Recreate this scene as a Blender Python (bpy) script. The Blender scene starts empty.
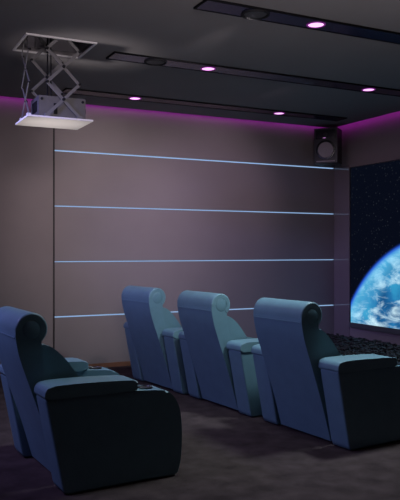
import bpy, bmesh, math, random
from math import radians, sin, cos, pi
from mathutils import Vector, Matrix

random.seed(7)
C = bpy.context.scene.collection
H = 1.45                      # eye height
ZC = 3.22                     # ceiling
YB = 8.32                     # panelled wall
XR = 6.36                     # screen wall

# ------------------------------------------------------------------ materials
def nodes(name):
    m = bpy.data.materials.new(name); m.use_nodes = True
    nt = m.node_tree
    return m, nt, nt.nodes['Principled BSDF']

def mat(name, col, rough=0.5, metal=0.0, spec=0.5, noise=None, bump=None, coat=0.0):
    m, nt, b = nodes(name)
    b.inputs['Base Color'].default_value = (*col, 1)
    b.inputs['Roughness'].default_value = rough
    b.inputs['Metallic'].default_value = metal
    b.inputs['Specular IOR Level'].default_value = spec
    b.inputs['Coat Weight'].default_value = coat
    tc = nt.nodes.new('ShaderNodeTexCoord')
    if noise:
        scale, amt, detail = noise
        n = nt.nodes.new('ShaderNodeTexNoise'); n.inputs['Scale'].default_value = scale
        n.inputs['Detail'].default_value = detail
        nt.links.new(tc.outputs['Object'], n.inputs['Vector'])
        r = nt.nodes.new('ShaderNodeValToRGB')
        r.color_ramp.elements[0].position = 0.3; r.color_ramp.elements[1].position = 0.7
        r.color_ramp.elements[0].color = (*[c * (1 - amt) for c in col], 1)
        r.color_ramp.elements[1].color = (*[min(1, c * (1 + amt)) for c in col], 1)
        nt.links.new(n.outputs['Fac'], r.inputs['Fac']); nt.links.new(r.outputs['Color'], b.inputs['Base Color'])
    if bump:
        scale, strength = bump
        n2 = nt.nodes.new('ShaderNodeTexNoise'); n2.inputs['Scale'].default_value = scale
        n2.inputs['Detail'].default_value = 4
        nt.links.new(tc.outputs['Object'], n2.inputs['Vector'])
        bp = nt.nodes.new('ShaderNodeBump'); bp.inputs['Strength'].default_value = strength
        bp.inputs['Distance'].default_value = 0.01
        nt.links.new(n2.outputs['Fac'], bp.inputs['Height']); nt.links.new(bp.outputs['Normal'], b.inputs['Normal'])
    return m

def emit(name, col, strength):
    m, nt, b = nodes(name)
    b.inputs['Base Color'].default_value = (0, 0, 0, 1)
    b.inputs['Emission Color'].default_value = (*col, 1)
    b.inputs['Emission Strength'].default_value = strength
    return m

M = {}
M['wall'] = mat('wall_fabric', (0.20, 0.165, 0.17), 0.9, spec=0.1, noise=(1.5, 0.05, 3), bump=(180, 0.12))
M['panel'] = mat('panel_fabric', (0.20, 0.165, 0.17), 0.75, spec=0.2, noise=(1.2, 0.05, 3), bump=(220, 0.1))
M['side_wall'] = mat('side_wall_paint', (0.27, 0.21, 0.22), 0.85, spec=0.15, noise=(1.5, 0.05, 3))
M['lacquer'] = mat('lacquer_panel', (0.22, 0.17, 0.18), 0.07, spec=0.9)
M['groove'] = mat('groove_black', (0.03, 0.025, 0.028), 0.8)
M['ceiling'] = mat('ceiling_paint', (0.22, 0.205, 0.21), 0.9, spec=0.1, noise=(0.8, 0.04, 3))
M['void'] = mat('void_black', (0.02, 0.02, 0.022), 0.9)
M['carpet'] = mat('carpet', (0.056, 0.040, 0.039), 1.0, spec=0.05, noise=(6.5, 0.32, 8), bump=(260, 0.5))
M['baseboard'] = mat('baseboard_wood', (0.16, 0.065, 0.035), 0.5, noise=(6, 0.2, 4))
M['leather'] = mat('teal_leather', (0.105, 0.19, 0.235), 0.5, spec=0.45, noise=(9, 0.06, 3), bump=(240, 0.1))
M['leather2'] = mat('teal_leather_pad', (0.115, 0.205, 0.245), 0.46, spec=0.5, noise=(9, 0.06, 3), bump=(240, 0.1))
M['black'] = mat('black_plastic', (0.010, 0.010, 0.012), 0.7, spec=0.15)
M['cup'] = mat('cup_black', (0.01, 0.01, 0.012), 0.3)
M['cuprim'] = mat('cup_rim', (0.05, 0.06, 0.07), 0.3, metal=0.6)
M['gloss'] = mat('black_gloss_blue_sheen', (0.015, 0.017, 0.045), 0.18, spec=0.5)  # blue in the base colour stands for the bluish reflection on the underside
M['channel_side'] = mat('channel_side', (0.004, 0.004, 0.005), 0.7, spec=0.1)
M['grille'] = mat('dark_grille', (0.05, 0.05, 0.055), 0.6, bump=(400, 0.6))
M['metal'] = mat('lift_steel', (0.13, 0.125, 0.127), 0.6, metal=0.1)
M['frame'] = mat('lift_frame_white', (0.62, 0.6, 0.6), 0.5)
M['plate'] = mat('lift_plate_white', (0.74, 0.7, 0.68), 0.55)
M['projgrey'] = mat('projector_grey', (0.085, 0.08, 0.08), 0.55, noise=(20, 0.08, 2))
M['lining'] = mat('hatch_paint', (0.32, 0.29, 0.32), 0.7)
M['bezel'] = mat('screen_bezel', (0.03, 0.03, 0.034), 0.4)
M['bezel_low'] = mat('screen_bezel_low', (0.10, 0.10, 0.11), 0.35)
M['speaker'] = mat('speaker_black', (0.035, 0.03, 0.034), 0.45)
M['cone'] = mat('speaker_cone', (0.42, 0.35, 0.39), 0.7, bump=(300, 0.4))
M['horn'] = mat('speaker_horn', (0.008, 0.008, 0.01), 0.25)
M['chrome'] = mat('chrome', (0.8, 0.8, 0.85), 0.1, metal=1)
M['stone'] = mat('dark_stone', (0.018, 0.013, 0.013), 0.6, noise=(7, 0.6, 5))
M['curb'] = mat('stage_dark', (0.04, 0.032, 0.034), 0.5)
M['strip'] = emit('strip_light', (0.38, 0.62, 1.0), .78)
M['down'] = emit('downlight_lens', (1.0, 0.44, 1.0), 1.7)
M['downhalo'] = emit('downlight_halo', (0.10, 0.008, 0.12), 1.0)  # glow that stands for the magenta halo around each lens
M['covelight'] = emit('cove_strip_light', (0.75, 0.08, 0.8), 1.0)

# ------------------------------------------------------------------ mesh helpers
def link(name, bm, m, parent=None, smooth=False, angle=40):
    me = bpy.data.meshes.new(name)
    bmesh.ops.recalc_face_normals(bm, faces=bm.faces[:])
    bm.to_mesh(me); bm.free()
    if smooth:
        for p in me.polygons: p.use_smooth = True
        try: me.set_sharp_from_angle(angle=radians(angle))
        except Exception: pass
    o = bpy.data.objects.new(name, me); C.objects.link(o)
    if isinstance(m, (list, tuple)):
        for q in m: me.materials.append(q)
    else: me.materials.append(m)
    if parent: o.parent = parent
    if smooth:
        wn = o.modifiers.new('weighted', 'WEIGHTED_NORMAL'); wn.weight = 80; wn.keep_sharp = True
    return o

def box(bm, x0, x1, y0, y1, z0, z1, mi=0):
    vs = [bm.verts.new(p) for p in ((x0,y0,z0),(x1,y0,z0),(x1,y1,z0),(x0,y1,z0),(x0,y0,z1),(x1,y0,z1),(x1,y1,z1),(x0,y1,z1))]
    fs = []
    for f in ((0,3,2,1),(4,5,6,7),(0,1,5,4),(1,2,6,5),(2,3,7,6),(3,0,4,7)):
        fc = bm.faces.new([vs[i] for i in f]); fc.material_index = mi; fs.append(fc)
    return vs, fs

def bx(*a):
    bm = bmesh.new(); box(bm, *a); return bm

def bevel(bm, w, seg=3, ang=35):
    es = [e for e in bm.edges if len(e.link_faces) == 2 and e.calc_face_angle(0) > radians(ang)]
    bmesh.ops.bevel(bm, geom=es, offset=w, segments=seg, profile=0.5, affect='EDGES', clamp_overlap=True)
    return bm

def prism(pts, y0, y1):
    """side profile (x,z) pulled across y"""
    bm = bmesh.new()
    a = [bm.verts.new((x, y0, z)) for x, z in pts]; b = [bm.verts.new((x, y1, z)) for x, z in pts]
    bm.faces.new(a); bm.faces.new(b[::-1])
    n = len(pts)
    for i in range(n):
        bm.faces.new((a[i], b[i], b[(i+1) % n], a[(i+1) % n]))
    return bm

def bevel_sides(bm, y0, y1, w, seg=3):
    """round only the two outlines at y0 and y1"""
    es = [e for e in bm.edges if abs(e.verts[0].co.y - e.verts[1].co.y) < 1e-6]
    bmesh.ops.bevel(bm, geom=es, offset=w, segments=seg, profile=0.5, affect='EDGES', clamp_overlap=True)
    return bm

def smoothpts(ctrl, n=6, closed=False):
    """Catmull-Rom through control points"""
    out = []; N = len(ctrl)
    for i in range(N - (0 if closed else 1)):
        p0 = ctrl[(i-1) % N] if (closed or i > 0) else ctrl[0]
        p1 = ctrl[i]; p2 = ctrl[(i+1) % N]
        p3 = ctrl[(i+2) % N] if (closed or i+2 < N) else ctrl[-1]
        for k in range(n):
            t = k / n
            out.append(tuple(0.5*((2*p1[j]) + (-p0[j]+p2[j])*t + (2*p0[j]-5*p1[j]+4*p2[j]-p3[j])*t*t + (-p0[j]+3*p1[j]-3*p2[j]+p3[j])*t**3) for j in (0, 1)))
    if not closed: out.append(ctrl[-1])
    return out

def arc(cx, cz, r, a0, a1, n):
    return [(cx + r*cos(radians(a0+(a1-a0)*i/n)), cz + r*sin(radians(a0+(a1-a0)*i/n))) for i in range(n+1)]

def lathe(prof, n=32, m=Matrix.Identity(4), bm=None):
    """profile (r,z) turned about z"""
    bm = bm or bmesh.new()
    rings = []
    for r, z in prof:
        if r < 1e-6: rings.append([bm.verts.new(m @ Vector((0, 0, z)))])
        else: rings.append([bm.verts.new(m @ Vector((r*cos(2*pi*k/n), r*sin(2*pi*k/n), z))) for k in range(n)])
    for a, b in zip(rings, rings[1:]):
        for k in range(n):
            k2 = (k+1) % n
            if len(a) == 1 and len(b) > 1: bm.faces.new((a[0], b[k], b[k2]))
            elif len(b) == 1 and len(a) > 1: bm.faces.new((a[k], a[k2], b[0]))
            elif len(a) > 1: bm.faces.new((a[k], a[k2], b[k2], b[k]))
    return bm

def bar(bm, p, q, w, t, up=(0, 1, 0)):
    """flat bar from p to q, w wide in its plane, t thick along up"""
    p, q, up = Vector(p), Vector(q), Vector(up).normalized()
    d = (q-p).normalized(); s = d.cross(up).normalized()
    vs = []
    for c in (p, q):
        for a, b in ((-1,-1),(1,-1),(1,1),(-1,1)):
            vs.append(bm.verts.new(c + s*(a*w/2) + up*(b*t/2)))
    for f in ((0,1,2,3),(7,6,5,4),(0,4,5,1),(1,5,6,2),(2,6,7,3),(3,7,4,0)):
        bm.faces.new([vs[i] for i in f])
    return bm

def pin(p, r, l, axis):
    m = Matrix.Translation(Vector(p)) @ Vector((0, 0, 1)).rotation_difference(Vector(axis)).to_matrix().to_4x4()
    return lathe([(0, -l/2), (r, -l/2), (r, l/2), (0, l/2)], 14, m)

def tag(o, label=None, cat=None, group=None, kind=None):
    if label: o['label'] = label
    if cat: o['category'] = cat
    if group: o['group'] = group
    if kind: o['kind'] = kind
    return o

def empty(name, loc, rz=0):
    o = bpy.data.objects.new(name, None); C.objects.link(o)
    o.location = loc; o.rotation_euler = (0, 0, rz); o.empty_display_size = 0.1
    return o

def copy_tree(o, parent=None):
    c = o.copy(); C.objects.link(c)
    if parent: c.parent = parent
    for ch in list(o.children): copy_tree(ch, c)
    return c

def struct(name, bm, m, parent=None, **k):
    o = link(name, bm, m, parent, **k); o['kind'] = 'structure'; return o

# ------------------------------------------------------------------ room shell
XL, YF = -3.2, -2.2
ZT = 3.55
struct('floor', bx(XL-.2, XR+.2, YF-.2, YB+.2, -0.1, 0), M['carpet'])
bm = bx(XL-.2, XR+.2, YB, YB+.15, 0, ZT)
wall_back = struct('wall_back', bm, M['wall'])
struct('wall_right', bx(XR, XR+.15, YF, YB, 0, ZT), M['side_wall'])
struct('wall_left', bx(XL-.15, XL, YF, YB, 0, ZT), M['wall'])
struct('wall_front', bx(XL, XR, YF-.15, YF, 0, ZT), M['wall'])
struct('baseboard_back', bevel(bx(XL, XR, YB-.03, YB, 0, .055), .004, 2), M['baseboard'])

# lowered ceiling with an open cove along the walls and a hatch for the projector lift
HX0, HX1, HY0, HY1 = 1.285, 1.875, 5.72, 6.235
CX0, CX1, CY0, CY1 = XL, XR-.12, YF, YB-.12
bm = bmesh.new()
for a in ((CX0, HX0, CY0, CY1), (HX1, CX1, CY0, CY1), (HX0, HX1, CY0, HY0), (HX0, HX1, HY1, CY1)):
    box(bm, *a, ZC, ZC+.04)
ceil = struct('ceiling', bm, M['ceiling'])
struct('ceiling_slab', bx(XL-.2, XR+.2, YF-.2, YB+.2, ZT, ZT+.1), M['void'])
bm = bmesh.new()   # hatch lining
g = .012
box(bm, HX0-g, HX0, HY0, HY1, ZC+.041, ZC+.3); box(bm, HX1, HX1+g, HY0, HY1, ZC+.041, ZC+.3)
box(bm, HX0-g, HX1+g, HY0-g, HY0, ZC+.041, ZC+.3); box(bm, HX0-g, HX1+g, HY1, HY1+g, ZC+.041, ZC+.3)
box(bm, HX0, HX1, HY0, HY1, ZC+.29, ZC+.3)
struct('hatch_lining', bm, M['lining'], ceil)

# panelled feature wall: five wide rows with light strips between them
PX0, PX1 = 2.20, XR
rows = [.055, .650, 1.315, 1.985, 2.652, 3.50]
for i in range(5):
    z0 = rows[i] + (.009 if i else 0); z1 = rows[i+1] - (.009 if i < 4 else 0)
    o = struct('trim_%d' % (i+1), bevel(bx(PX0, PX1, YB-.022, YB-.001, z0, z1), .004, 2), M['panel'], wall_back)
bm = bx(PX0-.014, PX0, YB-.012, YB-.001, .055, 3.5)
struct('trim_6', bm, M['groove'], wall_back)

names = ['lowest thin blue white light strip, passing behind the recliner backs',
         'second thin blue white light strip up from the floor on the panelled wall',
         'third thin blue white light strip up from the floor on the panelled wall',
         'topmost thin blue white light strip on the panelled wall, just under the corner speaker']
for i in range(4):
    z = rows[i+1]
    bm = bevel(bx(PX0, PX1-.03, YB-.030, YB-.001, z-.0045, z+.0045), .003, 2)
    tag(link('light_strip', bm, M['strip']), names[i], 'light strip', 'light strips on the panelled wall')

# glossy lacquer panel between the corner and the screen
struct('trim_7', bx(XR-.012, XR, 7.95, YB-.022, .055, 2.66), M['lacquer'])
struct('baseboard_right', bevel(bx(XR-.02, XR, YF, YB-.05, 0, .055), .004, 2), M['groove'])

# ------------------------------------------------------------------ light channels in the ceiling
DZ = .012
def channel(x0, x1, y0, y1, lamps, discs, label):
    t = empty('light_channel', ((x0+x1)/2, (y0+y1)/2, ZC)); tag(t, label, 'ceiling channel', 'black ceiling channels')
    w, d, k = (x1-x0)/2, (y1-y0)/2, .012
    bm = bx(-w, w, -d, d, -DZ, -.0005)
    for f in bm.faces:
        f.normal_update()
        f.material_index = 0 if f.normal.z < -.5 else 1
    link('channel_body', bm, [M['gloss'], M['channel_side']], t)
    bm = bmesh.new()
    zb, zt = -DZ-.003, -DZ
    box(bm, -w, w, -d, -d+k, zb, zt); box(bm, -w, w, d-k, d, zb, zt); box(bm, -w, -w+k, -d+k, d-k, zb, zt); box(bm, w-k, w, -d+k, d-k, zb, zt)
    link('channel_edge', bm, M['channel_side'], t)
    yc = (y0+y1)/2
    for x, lab in lamps:
        f = empty('downlight', (x, yc, ZC-DZ)); tag(f, lab, 'downlight', 'pink ceiling downlights')
        link('lamp_halo', lathe([(.060, -.0005), (.076, -.0005), (.074, -.005), (.063, -.006), (.060, -.0005)], 32), M['downhalo'], f, True)  # glowing ring painted in as the halo of the lens
        link('lamp_lens', lathe([(0, -.006), (.045, -.005), (.060, -.002), (.060, -.0008), (0, -.0008)], 32), M['down'], f, True)
        L = bpy.data.lights.new('downlight_beam', 'SPOT'); L.energy = POW['down']; L.color = (1, .45, 1); L.spot_size = radians(120); L.spot_blend = .8; L.shadow_soft_size = .05
        lo = bpy.data.objects.new('downlight_beam', L); C.objects.link(lo); lo.location = (0, 0, -.03); lo.parent = f
    for x, lab in discs:  # discs are gimbal spotlights, the source of the wall wash
        f = empty('ceiling_spotlight', (x, yc, ZC-DZ)); tag(f, lab, 'ceiling spotlight', 'round grilles in the ceiling channels')
        link('rim', lathe([(.085, -.0005), (.108, -.0005), (.104, -.012), (.09, -.012), (.085, -.0005)], 40), M['black'], f, True)
        link('grille', lathe([(0, -.009), (.07, -.008), (.085, -.004), (.085, -.0008), (0, -.0008)], 40), M['grille'], f, True)

POW = dict(down=1.4)
channel(2.235, 5.92, 4.36, 4.576, [(3.244, 'pink lit downlight in the ceiling channel nearest the camera')],
        [(2.695, 'round dark grille in the ceiling channel nearest the camera')], 'black gloss ceiling channel nearest the camera, cut by the top edge of the photo')
channel(2.10, 5.92, 5.90, 6.13, [(3.097, 'left pink lit downlight in the middle ceiling channel'), (5.067, 'right pink lit downlight in the middle ceiling channel')],
        [(2.544, 'round dark grille near the left end of the middle ceiling channel')], 'black gloss ceiling channel in the middle, its left end beside the projector lift')
channel(2.10, 5.92, 7.455, 7.675, [(2.944, 'left pink lit downlight in the ceiling channel next to the panelled wall'), (4.916, 'right pink lit downlight in the ceiling channel next to the panelled wall')],
        [], 'black gloss ceiling channel farthest back, next to the purple lit panelled wall')

# ------------------------------------------------------------------ projector lift
lift = empty('projector_lift', (1.58, 5.977, ZC)); tag(lift, 'white and grey scissor lift hanging from the ceiling hatch with its plate lowered', 'projector lift')
def lk(name, bm, m, **k):
    bmesh.ops.translate(bm, verts=bm.verts, vec=(-1.58, -5.977, -ZC))
    return link(name, bm, m, lift, **k)
bm = bmesh.new(); fw, zt, zb = .018, ZC-.0005, ZC-.014
box(bm, HX0-fw+.012, HX1+fw-.012, HY0-fw+.012, HY0+.012, zb, zt); box(bm, HX0-fw+.012, HX1+fw-.012, HY1-.012, HY1+fw-.012, zb, zt)
box(bm, HX0-fw+.012, HX0+.012, HY0+.012, HY1-.012, zb, zt); box(bm, HX1-.012, HX1+fw-.012, HY0+.012, HY1-.012, zb, zt)
lk('hatch_frame', bm, M['frame'])
lk('top_rail', bx(1.40, 1.80, 5.75, 5.79, 3.40, 3.43), M['metal'])
lk('top_rail', bx(1.40, 1.80, 6.15, 6.19, 3.40, 3.43), M['metal'])
lk('plate', bevel(bx(1.295, 1.852, 5.735, 6.205, 2.548, 2.562), .003, 2), M['plate'])
def scissor(y, sgn, x0, x1, zs):
    # stacked crosses; zs = heights of the joint rows, bottom to top
    for a, b in zip(zs, zs[1:]):
        lk('scissor_arm', bar(bmesh.new(), (x0, y, a), (x1, y, b), .026, .007), M['metal'])
        lk('scissor_arm', bar(bmesh.new(), (x1, y+.009*sgn, a), (x0, y+.009*sgn, b), .026, .007), M['metal'])
        lk('pivot', pin(((x0+x1)/2, y, (a+b)/2), .013, .04, (0, 1, 0)), M['black'])
    for z in zs[1:-1]:
        for x in (x0, x1): lk('pivot', pin((x, y, z), .011, .034, (0, 1, 0)), M['black'])
    for x in (x0, x1): lk('foot', bevel(bx(x-.022, x+.022, y-.014, y+.014, 2.563, 2.585), .004, 2), M['metal'])
ZS = [2.578, 2.851, 3.127, 3.40]
scissor(5.752, 1, 1.462, 1.737, ZS)
scissor(6.172, -1, 1.428, 1.70, ZS)
for a, b in zip(ZS, ZS[1:]):      # narrow braces on the two short sides
    for x in (1.335, ):
        lk('side_arm', bar(bmesh.new(), (x, 5.84, a), (x, 6.10, b), .016, .006, (1, 0, 0)), M['metal'])
        lk('side_arm', bar(bmesh.new(), (x-.008, 6.10, a), (x-.008, 5.84, b), .016, .006, (1, 0, 0)), M['metal'])
        lk('side_pivot', pin((x, 5.97, (a+b)/2), .009, .026, (1, 0, 0)), M['black'])
        for y in (5.84, 6.10):
            lk('side_pivot', pin((x, y, b), .008, .026, (1, 0, 0)), M['black'])
for y in (5.84, 6.10): lk('hinge', bevel(bx(1.312, 1.345, y-.018, y+.018, 2.563, 2.592), .004, 2), M['frame'])
for x in (1.535, 1.565): lk('cable', lathe([(0, 2.75), (.006, 2.75), (.006, 3.42), (0, 3.42)], 10, Matrix.Translation((x, 6.03, 0))), M['black'])

pj = empty('projector', (1.60, 5.94, 2.5625)); tag(pj, 'boxy grey projector riding on the lowered white lift plate', 'projector')
link('housing', bevel(bx(-.20, .20, -.155, .13, .012, .178), .008, 2), M['projgrey'], pj)
for x in (-.17, .17):
    for y in (-.12, .09): link('foot', lathe([(0, 0), (.015, 0), (.015, .013), (0, .013)], 14, Matrix.Translation((x, y, 0))), M['black'], pj)
for x in (-.175, .175): link('screw', pin((x, -.156, .15), .011, .012, (0, 1, 0)), M['black'], pj)
link('slot', bevel(bx(-.075, -.045, -.162, -.154, .03, .12), .004, 2), M['black'], pj)
bm = bmesh.new()
for k in range(5): box(bm, -.206, -.199, -.10+k*.035, -.08+k*.035, .05, .14)
link('vent', bm, M['black'], pj)
lens = link('lens', lathe([(0, .012), (.036, .016), (.04, .03), (.048, .03), (.048, -.01), (0, -.01)], 28,
     Matrix.Translation((.206, .0, .095)) @ Matrix.Rotation(radians(90), 4, 'Y')), M['black'], pj, True)

# ------------------------------------------------------------------ corner speaker
sp = empty('wall_speaker', (6.06, 8.06, 2.675), radians(-52)); tag(sp, 'black two way loudspeaker mounted high in the corner beside the screen', 'speaker')
link('cabinet', bevel(bx(-.165, .165, -.13, .13, 0, .49), .012, 3), M['speaker'], sp)
FY = -.13
rot = lambda x, z: Matrix.Translation((x, FY, z)) @ Matrix.Rotation(radians(90), 4, 'X')
link('woofer_ring', lathe([(.108, -.001), (.138, -.001), (.135, .010), (.112, .012), (.108, -.001)], 40, rot(0, .185)), M['horn'], sp, True)
link('woofer_cone', lathe([(0, .014), (.03, .012), (.034, .006), (.08, .005), (.108, .008), (.108, -.001), (0, -.001)], 40, rot(0, .185)), M['cone'], sp, True)
tp = link('tweeter_plate', bevel(bx(-.14, .14, FY-.008, FY-.0005, .34, .465), .003, 2), M['horn'], sp)
link('tweeter_dome', lathe([(0, .016), (.015, .013), (.022, .004), (.03, .003), (.03, 0), (0, 0)], 24, rot(0, .40) @ Matrix.Translation((0, 0, .0085))), M['speaker'], tp, True)
link('badge', bevel(bx(-.035, .005, FY-.012, FY-.0085, .345, .357), .001, 1), M['chrome'], tp)
link('lower_bar', bevel(bx(-.13, .13, FY-.006, FY-.0005, .018, .034), .002, 2), M['cone'], sp)
link('wall_bracket', bx(-.03, .03, .131, .36, .2, .29), M['black'], sp)

# ------------------------------------------------------------------ screen with the blue planet
SY0, SY1, SZ0, SZ1 = 2.70, 7.905, .415, 2.625
scr = empty('projection_screen', (XR, (SY0+SY1)/2, SZ0)); tag(scr, 'large wall screen showing a bright blue planet against black starry space', 'screen')
sw, sh = (SY1-SY0)/2, SZ1-SZ0

def screen_mat():
    m, nt, b = nodes('screen_picture'); N = nt.nodes; Lk = nt.links
    b.inputs['Base Color'].default_value = (.002, .002, .003, 1); b.inputs['Roughness'].default_value = .6; b.inputs['Specular IOR Level'].default_value = .02
    tc = N.new('ShaderNodeTexCoord')
    def math_(op, a, b2=None, c=None):
        n = N.new('ShaderNodeMath'); n.operation = op
        for i, v in enumerate((a, b2, c)):
            if v is None: continue
            if isinstance(v, (int, float)): n.inputs[i].default_value = v
            else: Lk.new(v, n.inputs[i])
        return n.outputs[0]
    def ramp(fac, *els):
        r = N.new('ShaderNodeValToRGB'); e = r.color_ramp.elements
        while len(e) < len(els): e.new(.5)
        for i, (p, c) in enumerate(els): e[i].position = p; e[i].color = (*c, 1)
        Lk.new(fac, r.inputs['Fac']); return r.outputs['Color']
    def mixc(f, a, b2, mode='MIX'):
        n = N.new('ShaderNodeMix'); n.data_type = 'RGBA'; n.blend_type = mode
        if isinstance(f, (int, float)): n.inputs[0].default_value = f
        else: Lk.new(f, n.inputs[0])
        for i, v in ((6, a), (7, b2)):
            if isinstance(v, tuple): n.inputs[i].default_value = (*v, 1)
            else: Lk.new(v, n.inputs[i])
        return n.outputs[2]
    def noise(sc, det, rough=.55, dist=0, vec=None):
        n = N.new('ShaderNodeTexNoise'); n.inputs['Scale'].default_value = sc; n.inputs['Detail'].default_value = det
        n.inputs['Roughness'].default_value = rough; n.inputs['Distortion'].default_value = dist
        Lk.new(vec or tc.outputs['Object'], n.inputs['Vector']); return n.outputs['Fac']
    sx = N.new('ShaderNodeSeparateXYZ'); Lk.new(tc.outputs['Object'], sx.inputs[0])
    py, pz = sx.outputs['Y'], sx.outputs['Z']
    cy, cz, R = 6.176 - (SY0+SY1)/2, -.388 - SZ0, 2.03
    dy = math_('SUBTRACT', py, cy); dz = math_('SUBTRACT', pz, cz)
    r = math_('SQRT', math_('ADD', math_('MULTIPLY', dy, dy), math_('MULTIPLY', dz, dz)))
    e = math_('SUBTRACT', R, r)                      # > 0 inside the disc
    mr = N.new('ShaderNodeMapRange'); Lk.new(e, mr.inputs['Value'])
    mr.inputs['From Min'].default_value = -.012; mr.inputs['From Max'].default_value = .03
    inside = mr.outputs['Result']
    # planet surface
    mp = N.new('ShaderNodeMapping'); Lk.new(tc.outputs['Object'], mp.inputs['Vector'])
    mp.inputs['Rotation'].default_value = (radians(-40), 0, 0); mp.inputs['Scale'].default_value = (1, .8, 2.0)
    sea = ramp(noise(2.2, 4), (.35, (.006, .05, .16)), (.55, (.015, .15, .36)), (.7, (.03, .28, .50)))
    cl = noise(3.4, 10, .64, .5, mp.outputs[0])
    big = noise(1.5, 3, .5, .3)
    cl2 = math_('ADD', math_('MULTIPLY', cl, .75), math_('MULTIPLY', big, .35))
    clf = N.new('ShaderNodeMapRange'); Lk.new(cl2, clf.inputs['Value']); clf.inputs['From Min'].default_value = .50; clf.inputs['From Max'].default_value = .68
    surf = mixc(clf.outputs[0], sea, (.62, .86, .95))
    # air glow near the limb
    lm = N.new('ShaderNodeMapRange'); Lk.new(e, lm.inputs['Value']); lm.inputs['From Min'].default_value = 0; lm.inputs['From Max'].default_value = .42
    lm.inputs['To Min'].default_value = .8; lm.inputs['To Max'].default_value = 0
    surf = mixc(lm.outputs[0], surf, (.10, .50, .80))
    rim = N.new('ShaderNodeMapRange'); Lk.new(e, rim.inputs['Value']); rim.inputs['From Min'].default_value = 0; rim.inputs['From Max'].default_value = .07
    rim.inputs['To Min'].default_value = 1; rim.inputs['To Max'].default_value = 0
    surf = mixc(rim.outputs[0], surf, (.03, .16, .62))
    # space: stars and a thin blue halo
    v = N.new('ShaderNodeTexVoronoi'); v.inputs['Scale'].default_value = 21; Lk.new(tc.outputs['Object'], v.inputs['Vector'])
    st = N.new('ShaderNodeMapRange'); Lk.new(v.outputs['Distance'], st.inputs['Value']); st.inputs['From Min'].default_value = .10; st.inputs['From Max'].default_value = .26
    st.inputs['To Min'].default_value = 1; st.inputs['To Max'].default_value = 0
    sc = N.new('ShaderNodeSeparateColor'); Lk.new(v.outputs['Color'], sc.inputs[0])
    stb = math_('MULTIPLY', st.outputs[0], math_('POWER', sc.outputs[0], 5))
    space = mixc(stb, (.0016, .0027, .0072), (.75, .85, 1.0))
    hl = N.new('ShaderNodeMapRange'); Lk.new(e, hl.inputs['Value']); hl.inputs['From Min'].default_value = -.05; hl.inputs['From Max'].default_value = 0
    hl2 = math_('POWER', hl.outputs[0], 2.5)
    space = mixc(hl2, space, (.015, .07, .50))
    col = mixc(inside, space, surf)
    Lk.new(col, b.inputs['Emission Color']); b.inputs['Emission Strength'].default_value = 1.15
    return m
link('screen_surface', bx(-.03, -.012, -sw+.01, sw-.01, .02, sh-.01), screen_mat(), scr)
bm = bmesh.new(); k = .028
box(bm, -.04, -.001, -sw, -sw+.012, 0, sh); box(bm, -.04, -.001, sw-.012, sw, 0, sh); box(bm, -.04, -.001, -sw+.012, sw-.012, sh-.012, sh)
link('bezel', bm, M['bezel'], scr)
link('bezel', bevel(bx(-.05, -.001, -sw, sw, -.045, .022), .004, 2), M['bezel_low'], scr)

# ------------------------------------------------------------------ bed of dark stones under the screen
struct('stage', bevel(bx(5.2, XR-.021, 3.2, YB-.06, 0.001, .13), .006, 2), M['curb'])
bm = bmesh.new()
rng = random.Random(3)
tmpl = bmesh.new(); bmesh.ops.create_icosphere(tmpl, subdivisions=1, radius=1)
tv = [v.co.copy() for v in tmpl.verts]; tf = [[v.index for v in f.verts] for f in tmpl.faces]; tmpl.free()
for i in range(6000):
    x = rng.uniform(5.28, 6.27); y = rng.uniform(4.6, 8.15)
    s = rng.uniform(.014, .036)
    hgt = .16 + .095 * min(1, (x-5.2)/.8)
    M4 = Matrix.Translation((x, y, rng.uniform(.14, hgt))) @ Matrix.Rotation(rng.uniform(0, 6.28), 4, 'Z') @ Matrix.Rotation(rng.uniform(-.4, .4), 4, 'X') @ Matrix.Diagonal((s*1.2, s*.9, s*.45, 1))
    vs = [bm.verts.new(M4 @ (p * rng.uniform(.8, 1.15))) for p in tv]
    for f in tf: bm.faces.new([vs[q] for q in f])
tag(link('dark_stones', bm, M['stone']), 'bed of dark glossy stones along the wall under the screen', 'stones', kind='stuff')

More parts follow.
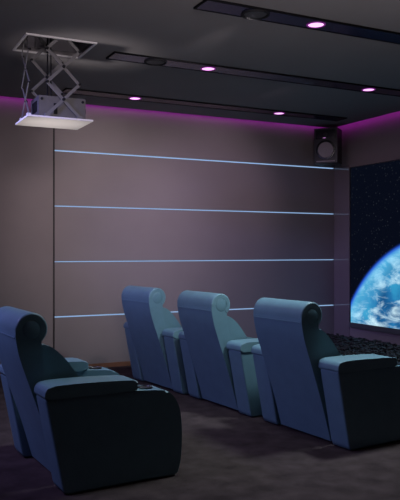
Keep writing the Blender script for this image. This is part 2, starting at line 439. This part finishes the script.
# ------------------------------------------------------------------ theatre recliner
def make_chair():
    t = empty('theater_recliner', (0, 0, 0))
    link('base', bevel(bx(.08, .68, -.40, .40, 0.002, .06), .01, 2), M['black'], t)
    # reclined back shell: rear face leans away from the screen
    pts = [(.025, .022)] + smoothpts([(.025, .022), (-.058, .30), (-.154, .58), (-.230, .80), (-.256, .93)], 4)[1:] + [(-.255, .985), (-.21, 1.01), (-.13, .99), (-.098, .94), (-.094, .88), (-.088, .80), (-.055, .66), (.03, .46), (.15, .30), (.20, .022)]
    bm = prism(pts, -.300, .300); bevel(bm, .022, 3, 60)
    link('backrest', bm, M['leather'], t, True, 50)
    # headrest: a stuffed roll, and the thick upholstery lip folded over it
    cx, cz = -.156, .970
    outer = arc(cx, cz, .101, 190, -58, 22); inner = arc(cx, cz, .072, -58, 190, 22)
    bm = prism(outer + inner, -.302, .302)
    es = [e for e in bm.edges if abs(e.verts[0].co.y - e.verts[1].co.y) < 1e-6]
    bmesh.ops.bevel(bm, geom=es, offset=.0135, segments=4, profile=.5, affect='EDGES', clamp_overlap=True)
    hr = link('headrest', bm, M['leather2'], t, True, 60)
    m = Matrix.Translation((cx, 0, cz-.001)) @ Matrix.Rotation(radians(90), 4, 'X')
    bm = lathe([(0, -.304), (.045, -.303), (.060, -.299), (.068, -.291), (.0712, -.275), (.0712, .275), (.068, .291), (.060, .299), (.045, .303), (0, .304)], 30, m)
    link('headrest_roll', bm, M['leather'], hr, True, 60)
    # seam piping across the back, just under the folded lip
    bm = bmesh.new(); bar(bm, (-.2555, -.284, .922), (-.2555, .284, .922), .007, .007, (1, 0, 0)); bevel(bm, .003, 2)
    link('seam_piping', bm, M['leather'], t, True)
    # plump lumbar cushion
    front = smoothpts([(-.086, .865), (-.03, .855), (.05, .79), (.13, .69), (.195, .59), (.225, .50), (.21, .43)], 5)
    bm = prism(front + [(.04, .42), (-.05, .66), (-.075, .72)], -.262, .262)
    es = [e for e in bm.edges if abs(e.verts[0].co.y - e.verts[1].co.y) < 1e-6]
    bmesh.ops.bevel(bm, geom=es, offset=.03, segments=5, profile=.5, affect='EDGES', clamp_overlap=True)
    link('back_cushion', bm, M['leather'], t, True, 60)
    # seat and footrest
    bm = bevel(bx(.16, .74, -.281, .281, .30, .475), .05, 5); link('seat_cushion', bm, M['leather'], t, True, 60)
    bm = bevel(bx(.12, .71, -.285, .285, .07, .30), .015, 2); link('seat_frame', bm, M['leather'], t, True, 60)
    bm = bevel(bx(.712, .77, -.275, .275, .09, .40), .025, 4); link('footrest', bm, M['leather'], t, True, 60)
    # arms
    prof = [(.035, .004), (.012, .012), (-.004, .045), (-.106, .565), (-.102, .585)] + [(.45, .585), (.52, .572)] + smoothpts([(.61, .567), (.69, .552), (.745, .505), (.78, .43), (.795, .32), (.795, .20), (.785, .09), (.762, .02), (.745, .006)], 4)
    pad = smoothpts([(-.096, .578), (.05, .576), (.44, .578), (.478, .597), (.478, .625), (.44, .645), (.15, .657), (-.05, .656), (-.098, .642), (-.112, .612)], 3, True)
    for s in (-1, 1):
        a, b = sorted((s*.525, s*.330))
        bm = prism(prof, a, b)
        es = [e for e in bm.edges if abs(e.verts[0].co.y - e.verts[1].co.y) < 1e-6]
        bmesh.ops.bevel(bm, geom=es, offset=.032, segments=4, profile=.5, affect='EDGES', clamp_overlap=True)
        ar = link('armrest', bm, M['leather'], t, True, 55)
        bm = prism(pad, min(s*.533, s*.316), max(s*.533, s*.316))
        es = [e for e in bm.edges if abs(e.verts[0].co.y - e.verts[1].co.y) < 1e-6]
        bmesh.ops.bevel(bm, geom=es, offset=.022, segments=4, profile=.5, affect='EDGES', clamp_overlap=True)
        link('arm_pad', bm, M['leather2'], ar, True, 60)
        m = Matrix.Translation((.575, s*.428, .566))
        link('cup_holder', lathe([(0, .006), (.036, .0065), (.039, .011), (.048, .011), (.052, .004), (.052, -.008), (0, -.008)], 32, m), M['cup'], ar, True)
    return t

chair = make_chair()
CH = [(1.092, 4.574, 3.5, 'dark teal leather recliner alone in the nearer row at the left edge of the photo'),
      (3.172, 4.549, 4.7, 'dark teal leather recliner nearest the screen, at the right end of the farther row'),
      (3.05, 5.739, 5.2, 'dark teal leather recliner in the middle of the farther row of three'),
      (2.91, 6.864, 7, 'dark teal leather recliner nearest the panelled wall, at the far end of its row')]
for i, (x, y, a, lab) in enumerate(CH):
    o = chair if i == 0 else copy_tree(chair)
    o.location = (x, y, 0); o.rotation_euler = (0, 0, radians(a))
    tag(o, lab, 'recliner', 'teal theater recliners')
    if i == 0: front = o
for ch in front.children:                                          # this one sits a touch more upright
    if ch.name.split('.')[0] in ('backrest', 'headrest', 'seam_piping', 'back_cushion'): ch.location.x = .035

# ------------------------------------------------------------------ light
def area(name, loc, size, sy, power, col, rot):
    L = bpy.data.lights.new(name, 'AREA'); L.shape = 'RECTANGLE'; L.size = size; L.size_y = sy; L.energy = power; L.color = col
    o = bpy.data.objects.new(name, L); C.objects.link(o); o.location = loc; o.rotation_euler = rot; return o
def spot(name, loc, target, power, col, size, blend=.6, soft=.1):
    L = bpy.data.lights.new(name, 'SPOT'); L.energy = power; L.color = col; L.spot_size = radians(size); L.spot_blend = blend; L.shadow_soft_size = soft
    o = bpy.data.objects.new(name, L); C.objects.link(o); o.location = loc
    o.rotation_euler = (Vector(target) - Vector(loc)).to_track_quat('-Z', 'Y').to_euler(); return o
# purple cove: strips lying on the ceiling edge, facing the walls
PUR = (.62, .04, .75)
area('cove_lamp_back', ((CX0+CX1)/2, CY1-.045, ZC+.11), CX1-CX0, .10, 15, PUR, (radians(90), 0, 0))
area('cove_lamp_right', (CX1-.045, (CY0+CY1)/2, ZC+.11), .10, CY1-CY0, 13, PUR, (0, radians(-90), 0))
# wall wash spots and floor uplight of the room, plus added fill lamps
spot('wall_wash_spot', (2.695, 4.468, 3.192), (2.8, 8.3, 1.85), 310, (1, .90, .93), 53, 1.0, .04)
spot('wall_wash_spot', (2.544, 6.015, 3.192), (2.7, 8.3, 1.95), 100, (1, .92, .94), 62, 1.0, .04)
spot('wall_fill', (.6, .3, 3.0), (3.25, 8.3, 2.6), 620, (1, .87, .94), 43, 1.0, .5)  # unseen fill above the camera, added to brighten the panelled wall
spot('wall_wash_spot', (4.3, 6.015, 3.192), (4.25, 8.3, 2.2), 85, (1, .80, .98), 62, 1.0, .04)
spot('side_wall_fill', (2.544, 6.015, 3.19), (6.36, 7.4, 1.9), 70, (1, .84, .90), 40, 1.0, .04)  # added fill that brightens the screen wall
spot('rear_fill', (-1.2, 5.6, 3.1), (2.8, 5.5, .8), 330, (.46, .42, 1.0), 75, .8, .45)  # unseen bluish fill, added to light the recliner backs
spot('rear_fill', (-1.2, 4.4, 3.1), (2.0, 4.6, .6), 150, (.46, .42, 1.0), 80, .8, .45)  # same added fill for the nearer recliner
spot('rear_fill', (-1.2, 4.2, 3.1), (4.6, 8.3, 1.25), 620, (.36, .38, 1.0), 30, 1.0, .2)  # unseen blue fill, added for the lower right of the panelled wall
spot('overhead_fill', (3.9, 4.35, 3.12), (3.3, 5.2, 0), 310, (.74, .92, 1.0), 120, .9, .2)  # cool fill without a fixture, added for pads, headrests and floor
spot('overhead_fill', (2.3, 4.47, 3.12), (1.6, 4.6, 0), 52, (.80, .95, 1.0), 100, .9, .2)  # same added fill over the nearer recliner
spot('row_fill', (2.2, 4.47, 3.17), (2.9, 6.3, .5), 75, (.74, .92, 1.0), 60, .9, .2)  # added fill for the sides of the two farther recliners
spot('floor_uplight', (.6, 5.85, .25), (1.58, 5.97, 2.55), 250, (1, .92, .90), 22, 1.0, .25)
spot('ceiling_fill', (2.6, 2.2, 1.5), (2.5, 2.6, 3.2), 84, (1, .90, .92), 150, .7, .15)  # unseen fill without a fixture, added to brighten the ceiling

w = bpy.data.worlds.new('World'); bpy.context.scene.world = w; w.use_nodes = True
w.node_tree.nodes['Background'].inputs['Color'].default_value = (0, 0, 0, 1)

cam = bpy.data.cameras.new('Camera'); co = bpy.data.objects.new('Camera', cam); C.objects.link(co)
co.location = (0, 0, H); co.rotation_euler = (radians(90), 0, radians(-26.57))
cam.sensor_fit = 'HORIZONTAL'; cam.sensor_width = 36; cam.lens = 36*700/400; cam.shift_y = .5/400
cam.clip_start = .05
S = bpy.context.scene; S.camera = co
S.view_settings.view_transform = 'Standard'; S.view_settings.look = 'None'
S.view_settings.exposure = 0; S.view_settings.gamma = 1
